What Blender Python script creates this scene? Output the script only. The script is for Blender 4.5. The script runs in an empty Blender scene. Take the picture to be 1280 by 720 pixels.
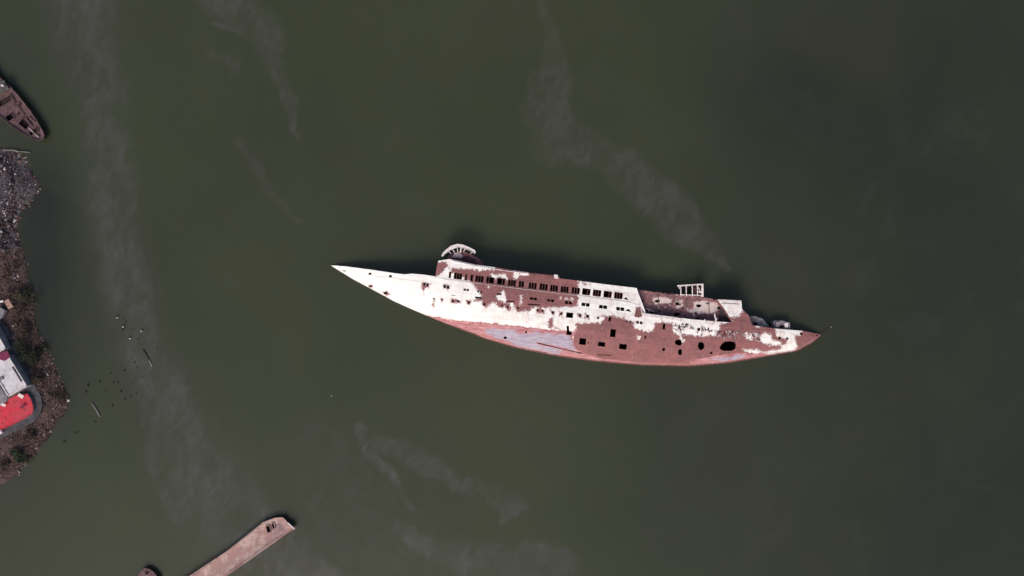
import bpy, bmesh, math, random
import numpy as np
from mathutils import Vector, Matrix
from mathutils.geometry import delaunay_2d_cdt
random.seed(7)
R = math.radians
S = bpy.context.scene
C = S.collection

# ------------------------------------------------------------------ camera
CAMH = 220.0
M_PX = 0.25                     # metres of water per photo pixel (1280 wide)
cd = bpy.data.cameras.new('camera'); cam = bpy.data.objects.new('camera', cd); C.objects.link(cam)
cam.location = (0, 0, CAMH); cam.rotation_euler = (0, 0, 0)
cd.sensor_width = 36; cd.lens = 36*CAMH/(1280*M_PX); cd.clip_start = 1; cd.clip_end = 12000
S.camera = cam

# ------------------------------------------------------------------ light
SUN_EL, SUN_AZ = 43.0, 201.0          # azimuth clockwise from north (+Y); sun in the south-west
w = bpy.data.worlds.new("World"); S.world = w; w.use_nodes = True
nt = w.node_tree; bg = nt.nodes['Background']
sky = nt.nodes.new('ShaderNodeTexSky'); sky.sky_type = 'NISHITA'; sky.sun_disc = False
sky.sun_elevation = R(SUN_EL); sky.sun_rotation = R(SUN_AZ)
sky.air_density = 1.0; sky.dust_density = 4.0; sky.ozone_density = 1.0
nt.links.new(sky.outputs[0], bg.inputs[0]); bg.inputs[1].default_value = 0.13
ld = bpy.data.lights.new('sun', 'SUN'); ld.energy = 1.75; ld.angle = R(24); ld.color = (1, .93, .84)
sun = bpy.data.objects.new('sun', ld); C.objects.link(sun)
dv = Vector((math.sin(R(SUN_AZ))*math.cos(R(SUN_EL)), math.cos(R(SUN_AZ))*math.cos(R(SUN_EL)), math.sin(R(SUN_EL))))
sun.rotation_euler = dv.to_track_quat('Z', 'Y').to_euler(); sun.location = dv*400
S.view_settings.view_transform = 'Standard'; S.view_settings.look = 'None'
S.view_settings.exposure = 0.2; S.view_settings.gamma = 1; S.view_settings.use_curve_mapping = False

# ------------------------------------------------------------------ measuring helpers
def P(px, py, z=0.0):
    k = (CAMH - z)/CAMH*M_PX
    return Vector(((px-640)*k, (360-py)*k, z))

_rs = np.random.RandomState(11)
_lat = _rs.rand(256, 256)
def vnoise(x, y):
    xi = np.floor(x).astype(int); yi = np.floor(y).astype(int)
    fx = x-xi; fy = y-yi; fx = fx*fx*(3-2*fx); fy = fy*fy*(3-2*fy)
    g = lambda a, b: _lat[a % 256, b % 256]
    return (g(xi, yi)*(1-fx)+g(xi+1, yi)*fx)*(1-fy) + (g(xi, yi+1)*(1-fx)+g(xi+1, yi+1)*fx)*fy
def fbm(x, y, o=5, gain=.5):
    x = np.asarray(x, float); y = np.asarray(y, float)
    r = np.zeros_like(x); a = 1.; t = 0.
    for i in range(o):
        r += a*vnoise(x+17.3*i, y+31.7*i); t += a; a *= gain; x = x*2.03; y = y*2.03
    return r/t
def inside(poly, x, y):
    c = np.zeros(np.shape(x), bool); n = len(poly)
    for i in range(n):
        x1, y1 = poly[i]; x2, y2 = poly[(i+1) % n]
        if y1 == y2: continue
        m = ((y1 > y) != (y2 > y)) & (x < (x2-x1)*(y-y1)/(y2-y1)+x1)
        c ^= m
    return c
def segdist(x, y, x1, y1, x2, y2):
    dx, dy = x2-x1, y2-y1; L = dx*dx+dy*dy+1e-9
    t = np.clip(((x-x1)*dx+(y-y1)*dy)/L, 0, 1)
    return np.hypot(x-x1-t*dx, y-y1-t*dy), t
def edist(poly, x, y):
    d = np.full(np.shape(x), 1e9)
    for i in range(len(poly)):
        d = np.minimum(d, segdist(x, y, *poly[i], *poly[(i+1) % len(poly)])[0])
    return d
def sdf(poly, x, y):            # positive inside
    return np.where(inside(poly, x, y), 1, -1)*edist(poly, x, y)

# ------------------------------------------------------------------ object helpers
def tag(o, label=None, cat=None, group=None, kind=None):
    if label: o['label'] = label
    if cat: o['category'] = cat
    if group: o['group'] = group
    if kind: o['kind'] = kind
    return o
def empty(name, loc, rz=0, **k):
    o = bpy.data.objects.new(name, None); C.objects.link(o); o.location = loc; o.rotation_euler = (0, 0, rz)
    o.empty_display_size = .5
    return tag(o, **k)
def mesh(name, V, F, mat, parent=None, smooth=False, attrs=None, mats=None, fm=None, **k):
    """V in world metres; when parented, the parent's (unrotated) location is taken off"""
    V = np.asarray(V, float).reshape(-1, 3)
    org = np.zeros(3)
    if parent is not None:
        p = parent
        while p is not None:
            org += np.array(p.location); p = p.parent
    elif k.get('kind') is None and len(V):
        org = np.array([V[:, 0].mean(), V[:, 1].mean(), V[:, 2].min()])
    me = bpy.data.meshes.new(name)
    me.from_pydata((V-org).tolist(), [], [tuple(int(i) for i in f) for f in F])
    for m in (mats or [mat]): me.materials.append(m)
    if fm is not None: me.polygons.foreach_set('material_index', [int(i) for i in fm])
    if smooth is not False:
        sm = [True]*len(F) if smooth is True else list(smooth)
        me.polygons.foreach_set('use_smooth', sm)
    if attrs:
        for n, a in attrs.items():
            at = me.attributes.new(n, 'FLOAT', 'POINT'); at.data.foreach_set('value', np.asarray(a, np.float32))
    me.update()
    o = bpy.data.objects.new(name, me); C.objects.link(o)
    if parent is not None: o.parent = parent
    else: o.location = org
    return tag(o, **k)

class MB:
    def __init__(s): s.V = []; s.F = []
    def add(s, V, F):
        n = len(s.V); s.V += [tuple(v) for v in V]; s.F += [tuple(i+n for i in f) for f in F]; return s
    def hexa(s, b, t):          # bottom and top loops
        n = len(b)
        F = [tuple(range(n))[::-1], tuple(range(n, 2*n))]+[(i, (i+1) % n, n+(i+1) % n, n+i) for i in range(n)]
        return s.add(list(b)+list(t), F)
    def bar(s, a, b, w, h=None, up=Vector((0, 0, 1))):
        a = Vector(a); b = Vector(b); h = h or w
        d = (b-a).normalized(); x = d.cross(up)
        if x.length < 1e-3: x = d.cross(Vector((1, 0, 0)))
        x.normalize(); y = x.cross(d).normalized()
        q = [x*w/2+y*h/2, -x*w/2+y*h/2, -x*w/2-y*h/2, x*w/2-y*h/2]
        return s.hexa([a+v for v in q], [b+v for v in q])
    def tube(s, pts, rad, n=8):
        pts = [Vector(p) for p in pts]
        rad = rad if hasattr(rad, '__len__') else [rad]*len(pts)
        V = []
        for i, p in enumerate(pts):
            d = (pts[min(i+1, len(pts)-1)]-pts[max(i-1, 0)]).normalized()
            x = d.cross(Vector((0, 0, 1)))
            if x.length < 1e-3: x = Vector((1, 0, 0))
            x.normalize(); y = x.cross(d)
            V += [p+(x*math.cos(a)+y*math.sin(a))*rad[i] for a in [2*math.pi*j/n for j in range(n)]]
        F = [tuple(range(n))[::-1], tuple(range((len(pts)-1)*n, len(pts)*n))]
        for i in range(len(pts)-1):
            F += [(i*n+j, i*n+(j+1) % n, (i+1)*n+(j+1) % n, (i+1)*n+j) for j in range(n)]
        return s.add(V, F)
    def build(s, name, mat, parent=None, **k): return mesh(name, s.V, s.F, mat, parent, **k)

def cdt(poly, holes, step, seed=1):
    """triangulate poly minus holes with interior points every step px"""
    rs = np.random.RandomState(seed)
    pts = []; edges = []
    def loop(pl, sub):
        q = []
        for i in range(len(pl)):
            a = np.array(pl[i], float); b = np.array(pl[(i+1) % len(pl)], float)
            n = max(1, int(np.hypot(*(b-a))/sub))
            q += [tuple(a+(b-a)*j/n) for j in range(n)]
        s = len(pts); pts.extend(q)
        edges.extend([(s+i, s+(i+1) % len(q)) for i in range(len(q))])
        return q
    outer = loop(poly, step)
    for h in holes: loop(h, step*2)
    A = np.array(poly); x0, y0 = A.min(0); x1, y1 = A.max(0)
    gx, gy = np.meshgrid(np.arange(x0, x1, step), np.arange(y0, y1, step))
    gx = gx.ravel()+rs.uniform(-.15, .15, gx.size)*step; gy = gy.ravel()+rs.uniform(-.15, .15, gy.size)*step
    ok = inside(poly, gx, gy) & (edist(poly, gx, gy) > step*.4)
    for h in holes: ok &= ~inside(h, gx, gy) & (edist(h, gx, gy) > step*.35)
    pts += list(zip(gx[ok], gy[ok]))
    v, e, f, *_ = delaunay_2d_cdt([Vector(p) for p in pts], edges, [], 0, 1e-4)
    V = np.array([(p.x, p.y) for p in v]); F = np.array([t for t in f if len(t) == 3])
    c = V[F].mean(1); ok = inside(poly, c[:, 0], c[:, 1])
    for h in holes: ok &= ~inside(h, c[:, 0], c[:, 1])
    F = F[ok]
    a = V[F]; ar = (a[:, 1, 0]-a[:, 0, 0])*(a[:, 2, 1]-a[:, 0, 1])-(a[:, 1, 1]-a[:, 0, 1])*(a[:, 2, 0]-a[:, 0, 0])
    F[ar > 0] = F[ar > 0][:, ::-1]      # y is down in px, so this faces up in the world
    return V, F, outer
def Pn(x, y, z):
    k = (CAMH-z)/CAMH*M_PX
    return np.stack([(x-640)*k, (360-y)*k, z+0*x], 1)

# ------------------------------------------------------------------ materials
MATS = {}
def base_mat(name, rough=.8, spec=.3):
    m = bpy.data.materials.new(name); m.use_nodes = True
    b = m.node_tree.nodes['Principled BSDF']; b.inputs['Roughness'].default_value = rough
    b.inputs['Specular IOR Level'].default_value = spec
    return m, m.node_tree, b
class N:
    def __init__(s, nt): s.nt = nt; s.L = nt.links
    def n(s, t, **k):
        x = s.nt.nodes.new(t)
        for a, b in k.items(): setattr(x, a, b)
        return x
    def lk(s, a, b):
        if isinstance(a, (int, float)): b.default_value = a
        elif isinstance(a, tuple): b.default_value = a if len(a) == 4 else (*a, 1)
        else: s.L.new(a, b)
    def obj(s, scale=(1, 1, 1), geo=False):
        c = s.n('ShaderNodeNewGeometry').outputs['Position'] if geo else s.n('ShaderNodeTexCoord').outputs['Object']
        m = s.n('ShaderNodeMapping'); m.inputs['Scale'].default_value = scale; s.lk(c, m.inputs[0]); return m.outputs[0]
    def noise(s, vec, sc, det=5, rough=.55, dist=0):
        x = s.n('ShaderNodeTexNoise'); s.lk(vec, x.inputs['Vector']); x.inputs['Scale'].default_value = sc
        x.inputs['Detail'].default_value = det; x.inputs['Roughness'].default_value = rough; x.inputs['Distortion'].default_value = dist
        return x.outputs['Fac']
    def math(s, op, a, b=0., c=0., clamp=False):
        x = s.n('ShaderNodeMath', operation=op); x.use_clamp = clamp
        s.lk(a, x.inputs[0]); s.lk(b, x.inputs[1]); s.lk(c, x.inputs[2]); return x.outputs[0]
    def ss(s, v, lo, hi, a=0., b=1.):
        x = s.n('ShaderNodeMapRange', interpolation_type='SMOOTHSTEP'); s.lk(v, x.inputs[0])
        x.inputs[1].default_value = lo; x.inputs[2].default_value = hi; x.inputs[3].default_value = a; x.inputs[4].default_value = b
        return x.outputs[0]
    def mix(s, f, a, b, t='MIX'):
        x = s.n('ShaderNodeMix', data_type='RGBA', blend_type=t); s.lk(f, x.inputs[0]); s.lk(a, x.inputs[6]); s.lk(b, x.inputs[7]); return x.outputs[2]
    def attr(s, n): return s.n('ShaderNodeAttribute', attribute_name=n).outputs['Fac']
    def bump(s, h, st, d=.1):
        x = s.n('ShaderNodeBump'); x.inputs['Strength'].default_value = st; x.inputs['Distance'].default_value = d; s.lk(h, x.inputs['Height']); return x.outputs[0]

def mottled(name, c1, c2, c3=None, sc=.6, rough=.85, lo=.42, hi=.6, b=.4, spec=.3, isl=0):
    m, nt, bs = base_mat(name, rough, spec); g = N(nt)
    v = g.obj()
    f = g.ss(g.noise(v, sc, 6, .62), lo, hi)
    col = g.mix(f, c1, c2)
    if c3: col = g.mix(g.ss(g.noise(v, sc*3.1, 5, .6, .5), .55, .66), col, c3)
    if isl:
        r = g.n('ShaderNodeNewGeometry').outputs['Random Per Island']
        col = g.mix(1., col, g.mix(r, (1-isl, 1-isl, 1-isl), (1+isl, 1+isl, 1+isl)), 'MULTIPLY')
    fine = g.noise(v, 6, 4)
    col = g.mix(.35, col, g.mix(fine, (.55, .55, .55), (1.35, 1.35, 1.35)), 'MULTIPLY')
    g.lk(col, bs.inputs['Base Color']); g.lk(g.bump(fine, b, .06), bs.inputs['Normal'])
    MATS[name] = m; return m

PRIMER = (.240, .080, .080); PRIMER2 = (.180, .060, .062); PINKW = (.50, .25, .25)
# the wreck's skin: white paint over red-brown primer, antifouling below, all wear by noise around traced patches
def skin_mat():
    m, nt, bs = base_mat('wreck_paint', .7, .3); g = N(nt)
    v = g.obj(); geo = g.obj()
    bare = g.attr('bare'); low = g.attr('low'); blue = g.attr('blue'); d = g.attr('ydist')
    n1 = g.noise(v, .35, 6, .7, .4); n2 = g.noise(v, 1.6, 5, .65)
    wob = g.math('ADD', g.math('MULTIPLY', g.math('SUBTRACT', n1, .5), 9.), g.math('MULTIPLY', g.math('SUBTRACT', n2, .5), 9.))
    pit = g.math('MULTIPLY', g.math('SUBTRACT', g.noise(g.obj((1.3, .7, 1)), 2.4, 6, .8), .5), 9.)
    mb = g.ss(g.math('ADD', g.math('ADD', bare, wob), pit), -1.1, 1.1, 0, .97)
    sx = g.n('ShaderNodeSeparateXYZ'); g.lk(v, sx.inputs[0]); age = g.ss(sx.outputs[0], -62., 0., .18, 1.)   # paint is worn more towards the stern
    # white paint with a little dirt and thin rust runs towards the keel
    run = g.noise(g.obj((1.6, .12, .3)), 1.2, 4, .6)
    runs = g.math('MULTIPLY', g.math('MULTIPLY', g.ss(run, .54, .72), g.ss(n1, .40, .60)), age)
    white = g.mix(g.math('MULTIPLY', g.ss(n1, .38, .66, 0, .8), age), (.80, .775, .74), (.65, .555, .52))
    white = g.mix(g.math('MULTIPLY', runs, .55), white, (.40, .20, .17))
    speck = g.ss(g.noise(v, 2.2, 5, .65), .665, .70)
    white = g.mix(g.math('MULTIPLY', g.math('MULTIPLY', speck, .8), age), white, (.28, .10, .09))
    # primer: matt red-brown, darker rust clouds and pale chalk marks
    pr = g.mix(g.ss(n1, .38, .62), PRIMER2, PRIMER)
    pr = g.mix(g.ss(g.noise(v, .9, 6, .7, .8), .56, .70, 0, .7), pr, (.29, .115, .112))
    pr = g.mix(g.ss(g.noise(v, 3.4, 4, .6), .60, .70, 0, .55), pr, (.13, .05, .05))
    pr = g.mix(g.ss(g.noise(g.obj((1, .45, 1)), 1.5, 6, .75), .625, .66, 0, .8), pr, (.50, .35, .335))
    pr = g.mix(g.ss(g.noise(g.obj((1.8, .10, .3)), 1.1, 4, .6), .56, .70, 0, .55), pr, (.135, .050, .048))
    # plating: welded strakes along the hull and butts across
    pl = g.n('ShaderNodeTexBrick'); pl.offset = .37
    mp = g.n('ShaderNodeMapping'); mp.inputs['Rotation'].default_value = (0, 0, R(7)); g.lk(g.n('ShaderNodeTexCoord').outputs['Object'], mp.inputs[0]); g.lk(mp.outputs[0], pl.inputs['Vector'])
    for a, b in (('Scale', 1.), ('Mortar Size', .035), ('Mortar Smooth', .6), ('Brick Width', 7.5), ('Row Height', 2.1)): pl.inputs[a].default_value = b
    pl.inputs['Color1'].default_value = (.92, .92, .92, 1); pl.inputs['Color2'].default_value = (1.08, 1.08, 1.08, 1); pl.inputs['Mortar'].default_value = (.80, .78, .78, 1)
    pr = g.mix(.9, pr, pl.outputs['Color'], 'MULTIPLY')
    white = g.mix(.35, white, pl.outputs['Color'], 'MULTIPLY')
    col = g.mix(mb, white, pr)
    # lower hull: pink antifouling in long streaks, faded blue patch
    st = g.noise(g.obj((.22, 1.5, 1)), 1.3, 6, .7, .3)
    pk = g.mix(g.ss(st, .36, .66), (.30, .095, .10), (.50, .26, .275))
    pk = g.mix(g.ss(n2, .58, .72, 0, .6), pk, (.24, .075, .08))
    bl = g.mix(g.ss(st, .34, .70), (.27, .245, .325), (.43, .375, .425))
    bl = g.mix(g.ss(g.noise(g.obj((.4, 1.2, 1)), .9, 6, .75, .6), .47, .64, 0, .75), bl, (.34, .19, .225))
    pk = g.mix(g.ss(g.math('ADD', blue, g.math('MULTIPLY', wob, 1.2)), -1.2, 1.2), pk, bl)
    ml = g.ss(g.math('ADD', low, g.math('MULTIPLY', wob, .7)), -.5, .5)
    col = g.mix(ml, col, pk)
    # scrubbed pale band and weed line where the hull meets the water
    rim = g.math('ADD', d, g.math('MULTIPLY', wob, .35))
    col = g.mix(g.math('MULTIPLY', g.ss(rim, 4.6, 2.0), .65), col, (.43, .20, .20))
    col = g.mix(g.ss(rim, 2.7, 1.0), col, (.11, .045, .042))
    g.lk(col, bs.inputs['Base Color'])
    h = g.math('ADD', g.math('MULTIPLY', g.noise(v, .5, 3), 1.5), g.math('MULTIPLY', n2, .35))
    h = g.math('ADD', h, g.math('MULTIPLY', pl.outputs['Fac'], -.3))
    g.lk(g.bump(h, .55, .35), bs.inputs['Normal'])
    return m
SKIN = skin_mat()
RUST = mottled('rusty_steel', (.17, .07, .068), (.25, .11, .105), (.10, .05, .05), .5)
RUSTD = mottled('dark_rust', (.05, .022, .022), (.09, .04, .04), None, .8)
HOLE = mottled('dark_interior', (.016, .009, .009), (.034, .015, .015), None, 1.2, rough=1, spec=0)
PAINT = mottled('chipped_white_paint', (.74, .68, .66), (.60, .47, .45), (.30, .12, .11), .9, lo=.45, hi=.7)
GREYP = mottled('weathered_grey_steel', (.20, .17, .18), (.33, .28, .29), (.12, .06, .06), .9)
GREYP2 = mottled('pink_stained_steel', (.42, .30, .31), (.55, .44, .44), (.22, .10, .10), 1.2)
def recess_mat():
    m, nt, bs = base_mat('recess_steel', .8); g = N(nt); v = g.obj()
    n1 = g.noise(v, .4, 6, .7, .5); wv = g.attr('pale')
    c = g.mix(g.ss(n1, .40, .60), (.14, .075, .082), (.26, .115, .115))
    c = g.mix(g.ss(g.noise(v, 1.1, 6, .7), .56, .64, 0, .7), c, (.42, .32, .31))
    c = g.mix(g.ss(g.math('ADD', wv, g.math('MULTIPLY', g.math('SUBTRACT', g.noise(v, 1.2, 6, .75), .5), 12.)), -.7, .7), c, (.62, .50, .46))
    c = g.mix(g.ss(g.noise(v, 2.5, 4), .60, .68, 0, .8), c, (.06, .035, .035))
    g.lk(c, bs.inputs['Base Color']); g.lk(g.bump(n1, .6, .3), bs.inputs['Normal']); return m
RECESS = recess_mat()

def water_mat():
    m, nt, bs = base_mat('murky_water', .16, .5); g = N(nt)
    film = g.attr('film'); tone_vig = g.attr('tone_vignette'); v = g.obj()
    c = g.mix(tone_vig, (.0190, .0215, .0160), (.0428, .0490, .0250))  # mix factor carries the painted vignette as well as random water tone
    c = g.mix(g.ss(g.noise(v, .02, 5, .65), .40, .7, 0, .30), c, (.037, .036, .026))
    c = g.mix(g.ss(g.noise(v, .05, 5, .7, .8), .52, .72, 0, .22), c, (.050, .050, .040))
    c = g.mix(film, c, (.067, .067, .060))
    g.lk(c, bs.inputs['Base Color']); bs.inputs['IOR'].default_value = 1.33
    g.lk(g.math('ADD', .09, g.math('MULTIPLY', film, .08)), bs.inputs['Roughness'])
    wv = g.noise(g.obj((1, .45, 1)), 1.1, 5, .65, .4); w2 = g.noise(v, .16, 3, .5)
    g.lk(g.bump(g.math('ADD', wv, g.math('MULTIPLY', w2, 1.5)), .22, .14), bs.inputs['Normal'])
    return m
WATER = water_mat()

# ------------------------------------------------------------------ water
def build_water():
    xi = np.arange(-170, 170.1, .5); yi = np.arange(-95, 95.1, .5)
    o = np.array([3., 8, 20, 50, 120, 300, 800, 2000, 4500])
    xs = np.r_[-170-o[::-1], xi, 170+o]; ys = np.r_[-95-o[::-1], yi, 95+o]
    X, Y = np.meshgrid(xs, ys); x = X.ravel(); y = Y.ravel()
    px = x/M_PX+640; py = 360-y/M_PX
    # warp the plan so that the slicks fray
    wx = (fbm(px/60, py/60, 5, .6)-.5)*46; wy = (fbm(px/60+50, py/60+9, 5, .6)-.5)*46
    wx += (fbm(px/12+5, py/20, 4, .65)-.5)*16; wy += (fbm(px/12+70, py/20+4, 4, .65)-.5)*16
    qx = px+wx*.6; qy = py+wy*.6
    def streak(pl, amp, soft=.55):
        best = np.zeros_like(px)
        for (x1, y1, w1), (x2, y2, w2) in zip(pl[:-1], pl[1:]):
            d, t = segdist(qx, qy, x1, y1, x2, y2); w_ = (w1+(w2-w1)*t)/2*1.12
            best = np.maximum(best, np.clip((1-d/w_)/soft, 0, 1))
        return amp*1.0*best**1.15
    f = streak([(85, -60, 130), (112, 60, 110), (130, 180, 90), (150, 300, 90), (175, 430, 95), (215, 540, 120), (280, 640, 170), (380, 740, 150)], .34, .9)
    f = np.maximum(f, streak([(95, -60, 90), (110, 20, 90), (125, 100, 70), (136, 200, 66), (148, 290, 72), (160, 380, 72), (185, 450, 72), (212, 520, 95), (250, 600, 120), (310, 670, 120), (400, 730, 70)], .50))
    f = np.maximum(f, streak([(140, 170, 20), (156, 260, 34), (165, 330, 34), (178, 400, 46), (200, 460, 46), (225, 530, 34), (262, 590, 16)], .46))
    f = np.maximum(f, streak([(185, 480, 12), (178, 530, 20), (190, 590, 20), (215, 640, 16)], .36))
    f = np.maximum(f, streak([(240, 540, 10), (285, 590, 16), (330, 630, 12)], .38))
    f = np.maximum(f, streak([(330, 660, 30), (380, 690, 24), (430, 725, 24)], .42))
    f = np.maximum(f, streak([(255, -30, 60), (300, 10, 60), (338, 50, 50), (352, 100, 26), (368, 150, 14), (374, 172, 6)], .46))
    f = np.maximum(f, streak([(268, 24, 8), (300, 32, 14), (330, 60, 14), (350, 95, 12), (366, 130, 12)], .5))
    f = np.maximum(f, streak([(296, 176, 12), (322, 210, 16), (345, 245, 14), (380, 285, 8)], .28))
    f = np.maximum(f, streak([(266, 64, 14), (290, 76, 22), (284, 90, 8)], .3))
    f = np.maximum(f, streak([(672, -30, 10), (682, 20, 12), (692, 60, 26), (694, 95, 44), (686, 140, 56), (698, 180, 62), (740, 190, 46), (772, 212, 46), (810, 240, 62), (850, 272, 56), (878, 300, 34), (908, 335, 8)], .36, .35))
    f = np.maximum(f, streak([(668, 90, 8), (666, 150, 10), (690, 205, 12)], .34))
    f = np.maximum(f, streak([(800, 255, 10), (840, 272, 12), (880, 305, 12), (905, 330, 8)], .42))
    f = np.maximum(f, streak([(445, 530, 14), (460, 560, 22), (486, 592, 18), (515, 632, 8)], .52))
    f = np.maximum(f, streak([(470, 545, 26), (520, 568, 34), (560, 590, 26), (588, 616, 12)], .40))
    f = np.maximum(f, streak([(586, 600, 14), (612, 618, 26), (645, 634, 36), (632, 650, 14)], .46))
    f = np.maximum(f, streak([(500, 660, 30), (555, 690, 50), (620, 712, 76), (700, 700, 50)], .52))
    f = np.maximum(f, streak([(620, 684, 8), (665, 684, 12), (706, 684, 6)], .58))
    f = np.maximum(f, streak([(400, 560, 120), (440, 640, 160), (520, 700, 120)], .16))
    f = np.maximum(f, streak([(880, -60, 100), (930, 60, 90), (970, 130, 60), (1010, 170, 30)], .07, 1.))
    tex = fbm(px/22+3, py/34, 6, .62); tex2 = fbm(px/7, py/9, 4, .6)
    fil = 1-np.abs(2*fbm((px+.45*py+wx)/16, (py-.4*px+wy)/60, 5, .6)-1)*2.2
    f *= np.clip(.3+2.4*(tex-.22), .25, 1.3)*(.30+.55*tex2+.8*np.clip(fil, 0, 1)**2)
    f += .05*np.clip(fbm(px/90+40, py/90, 4)-.45, 0, 1)*4*.3
    # water tone: vignette painted in towards the right, darker along the shore, random drift
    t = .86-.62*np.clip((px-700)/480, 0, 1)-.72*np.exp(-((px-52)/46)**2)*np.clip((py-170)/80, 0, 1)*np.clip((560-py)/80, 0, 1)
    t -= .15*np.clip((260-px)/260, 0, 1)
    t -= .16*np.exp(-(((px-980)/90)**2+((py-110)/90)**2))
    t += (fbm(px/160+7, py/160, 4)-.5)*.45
    V = np.stack([x, y, 0*x], 1)
    ny, nx = X.shape; idx = np.arange(nx*ny).reshape(ny, nx)
    F = np.stack([idx[:-1, :-1], idx[:-1, 1:], idx[1:, 1:], idx[1:, :-1]], -1).reshape(-1, 4)
    mesh('water', V, F, WATER, None, True, dict(film=np.clip(f, 0, 1), tone_vignette=np.clip(t, 0, 1)), kind='structure')
build_water()

# ------------------------------------------------------------------ the wreck
LOWE = np.array([(413.3, 331.6), (425, 339), (441.7, 349.3), (456.7, 357.2), (476.7, 368), (493.3, 377), (516.7, 387.4), (541.7, 398), (558, 405), (573, 411), (606.7, 424), (640, 434), (660, 438.5), (693, 445), (743, 452), (801, 457), (863, 458.3), (910, 454.3), (940, 449), (963, 445), (993, 440), (1000, 437.7), (1016.7, 428), (1026.5, 419.5)])
UPB = [(433, 333), (466.7, 337.5), (490, 341), (505, 343), (515, 342), (530, 343.3), (543, 345.3)]
SEAM = [(553, 348.5), (572, 350.8), (600, 354.3), (640, 359.5), (680, 364.3), (720, 369), (760, 374), (785, 377.3), (800, 381.5)]
AFT = [(803.5, 391), (838, 395.5), (863, 399), (896.7, 402), (915, 403), (910, 393), (904, 384), (896.7, 374.6), (911, 375.2), (926.7, 375.8), (927.5, 386), (935.8, 394), (940, 406.4), (953, 408.6), (966.7, 410.3), (969, 410.8), (1003, 413.5), (1024, 417.6)]
HULL = [tuple(LOWE[0])]+UPB+SEAM+AFT+[tuple(p) for p in LOWE[::-1][:-1]]
def lowy(x): return np.interp(x, LOWE[:, 0], LOWE[:, 1])
WX = [413, 450, 500, 545, 600, 900, 940, 1000, 1026]
def hullz(x, y):
    d = np.maximum(lowy(x)-y, 0)
    W = np.interp(x, WX, [5, 24, 45, 58, 66, 58, 46, 24, 5]); Z = np.interp(x, WX, [.5, 2.6, 4.6, 5.8, 6.4, 6.0, 4.6, 2.2, .4])
    u = np.clip(d/W, 0, 1)
    return Z*(1-(1-u)**2.3)**.62 + .05*d*M_PX*np.clip(d/10, 0, 1)

ship = empty('shipwreck', P(720, 400, 0), label='long capsized passenger ship lying on its side, white paint peeling off red-brown steel', cat='shipwreck')

AX = math.atan(.1207)
def rect(cx, cy, w, h, a=AX):
    ca, sa = math.cos(a), math.sin(a)
    return [(cx+ca*u-sa*v, cy+sa*u+ca*v) for u, v in ((-w/2, -h/2), (w/2, -h/2), (w/2, h/2), (-w/2, h/2))]
def ngon(cx, cy, w, h, n=8, jit=0, seed=0):
    r = random.Random(seed+int(cx*7))
    return [(cx+w/2*math.cos(2*math.pi*(i+.5)/n)*(1+r.uniform(-jit, jit))*1.04, cy+h/2*math.sin(2*math.pi*(i+.5)/n)*(1+r.uniform(-jit, jit))*1.04) for i in range(n)]

# openings in the hull side: (kind, polygon px)
HH = []
def H(kind, poly): HH.append((kind, poly))
for c in [(430, 338.6, 5, 1.1), (463, 357.8, 4.5, 1.4)]: H('fairlead', rect(*c, R(5)))
for c in [(462.5, 342.2, 4, 3), (488, 345.2, 4, 3.2), (482, 366.3, 4.2, 3.4)]: H('hawse_hole', ngon(*c, jit=.12))
for c in [(532.5, 355.6, 7, 3.2), (558, 358.6, 7, 3.6)]: H('double_window', rect(*c))
for c in [(582.8, 362.3, 6.6, 2.6), (599.7, 364.6, 6, 2.4), (624, 367.6, 5.6, 2.4), (666.7, 373.4, 8.6, 3.2), (688.3, 375.7, 8.6, 3.2), (710.5, 378.4, 8.8, 3.6), (732, 380.8, 10, 4.2), (753.8, 383.7, 10, 4.2), (775.3, 386.2, 10, 4.2)]: H('double_window', rect(*c))
H('torn_opening', [(781, 388.4), (785.5, 385.8), (789.5, 390)])
for c in [(566.7, 369.2, 5, .8), (598, 372, 8.4, 2.0), (638.3, 376.7, 9.5, 1.5), (667.5, 380.8, 16, 1.4)]: H('long_slit', rect(*c, R(4)))
for c in [(542.5, 373.5, 1.9), (552.8, 374.4, 2.2), (566, 376.2, 2.6), (572.5, 376.6, 2.8), (586, 378.4, 2.8), (605.3, 380.4, 3), (627.5, 381.8, 2.2), (635, 383.8, 2.6), (647.5, 385.2, 2.6), (672, 387.8, 2.6), (678, 388.6, 2.6), (690.8, 390.6, 2.8), (701.7, 392.2, 2.4), (725, 394.4, 2.8), (734.5, 395.6, 3.2), (747.5, 397.4, 2.6),
          (783, 401.9, 2.0), (788, 402.5, 2.0), (797, 403, 3.0), (801.4, 403.6, 3.0), (657.5, 415.4, 2.2), (735.3, 428.5, 1.7), (849, 409.6, 2.6), (873.5, 411.8, 3.4), (889, 441.3, 3.0), (974.5, 422.6, 3), (984, 423.3, 2.4), (1001.5, 417.3, 2.8), (1021.5, 419.6, 2.2), (800, 426.5, 1.3)]: H('porthole', ngon(c[0], c[1], c[2], c[2]))
for c in [(712, 394, 8.6, 6.6), (728.3, 426.9, 8.4, 8), (752, 430.3, 9, 5.6), (778.7, 433.4, 9.4, 6.6), (766.2, 416.4, 6.8, 9.8), (830, 408.2, 3.2, 7.2), (762.2, 398.8, 3, 5.8), (806.7, 421.4, 1.8, 3.8)]: H('side_door', rect(*c))
H('side_door', [(708.2, 407.2), (711.2, 407.5), (711.6, 414.2), (714.8, 414.6), (714.4, 419.2), (707.8, 418.6), (708.4, 414)])
for c in [(829.7, 436.8, 4, 4.4), (850.3, 440, 5.2, 7.4), (876.3, 432.5, 8, 11), (848.3, 428.2, 9.4, 8), (631.7, 422.2, 4.4, 3.2)]: H('torn_opening', ngon(*c, n=9, jit=.14))
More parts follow.
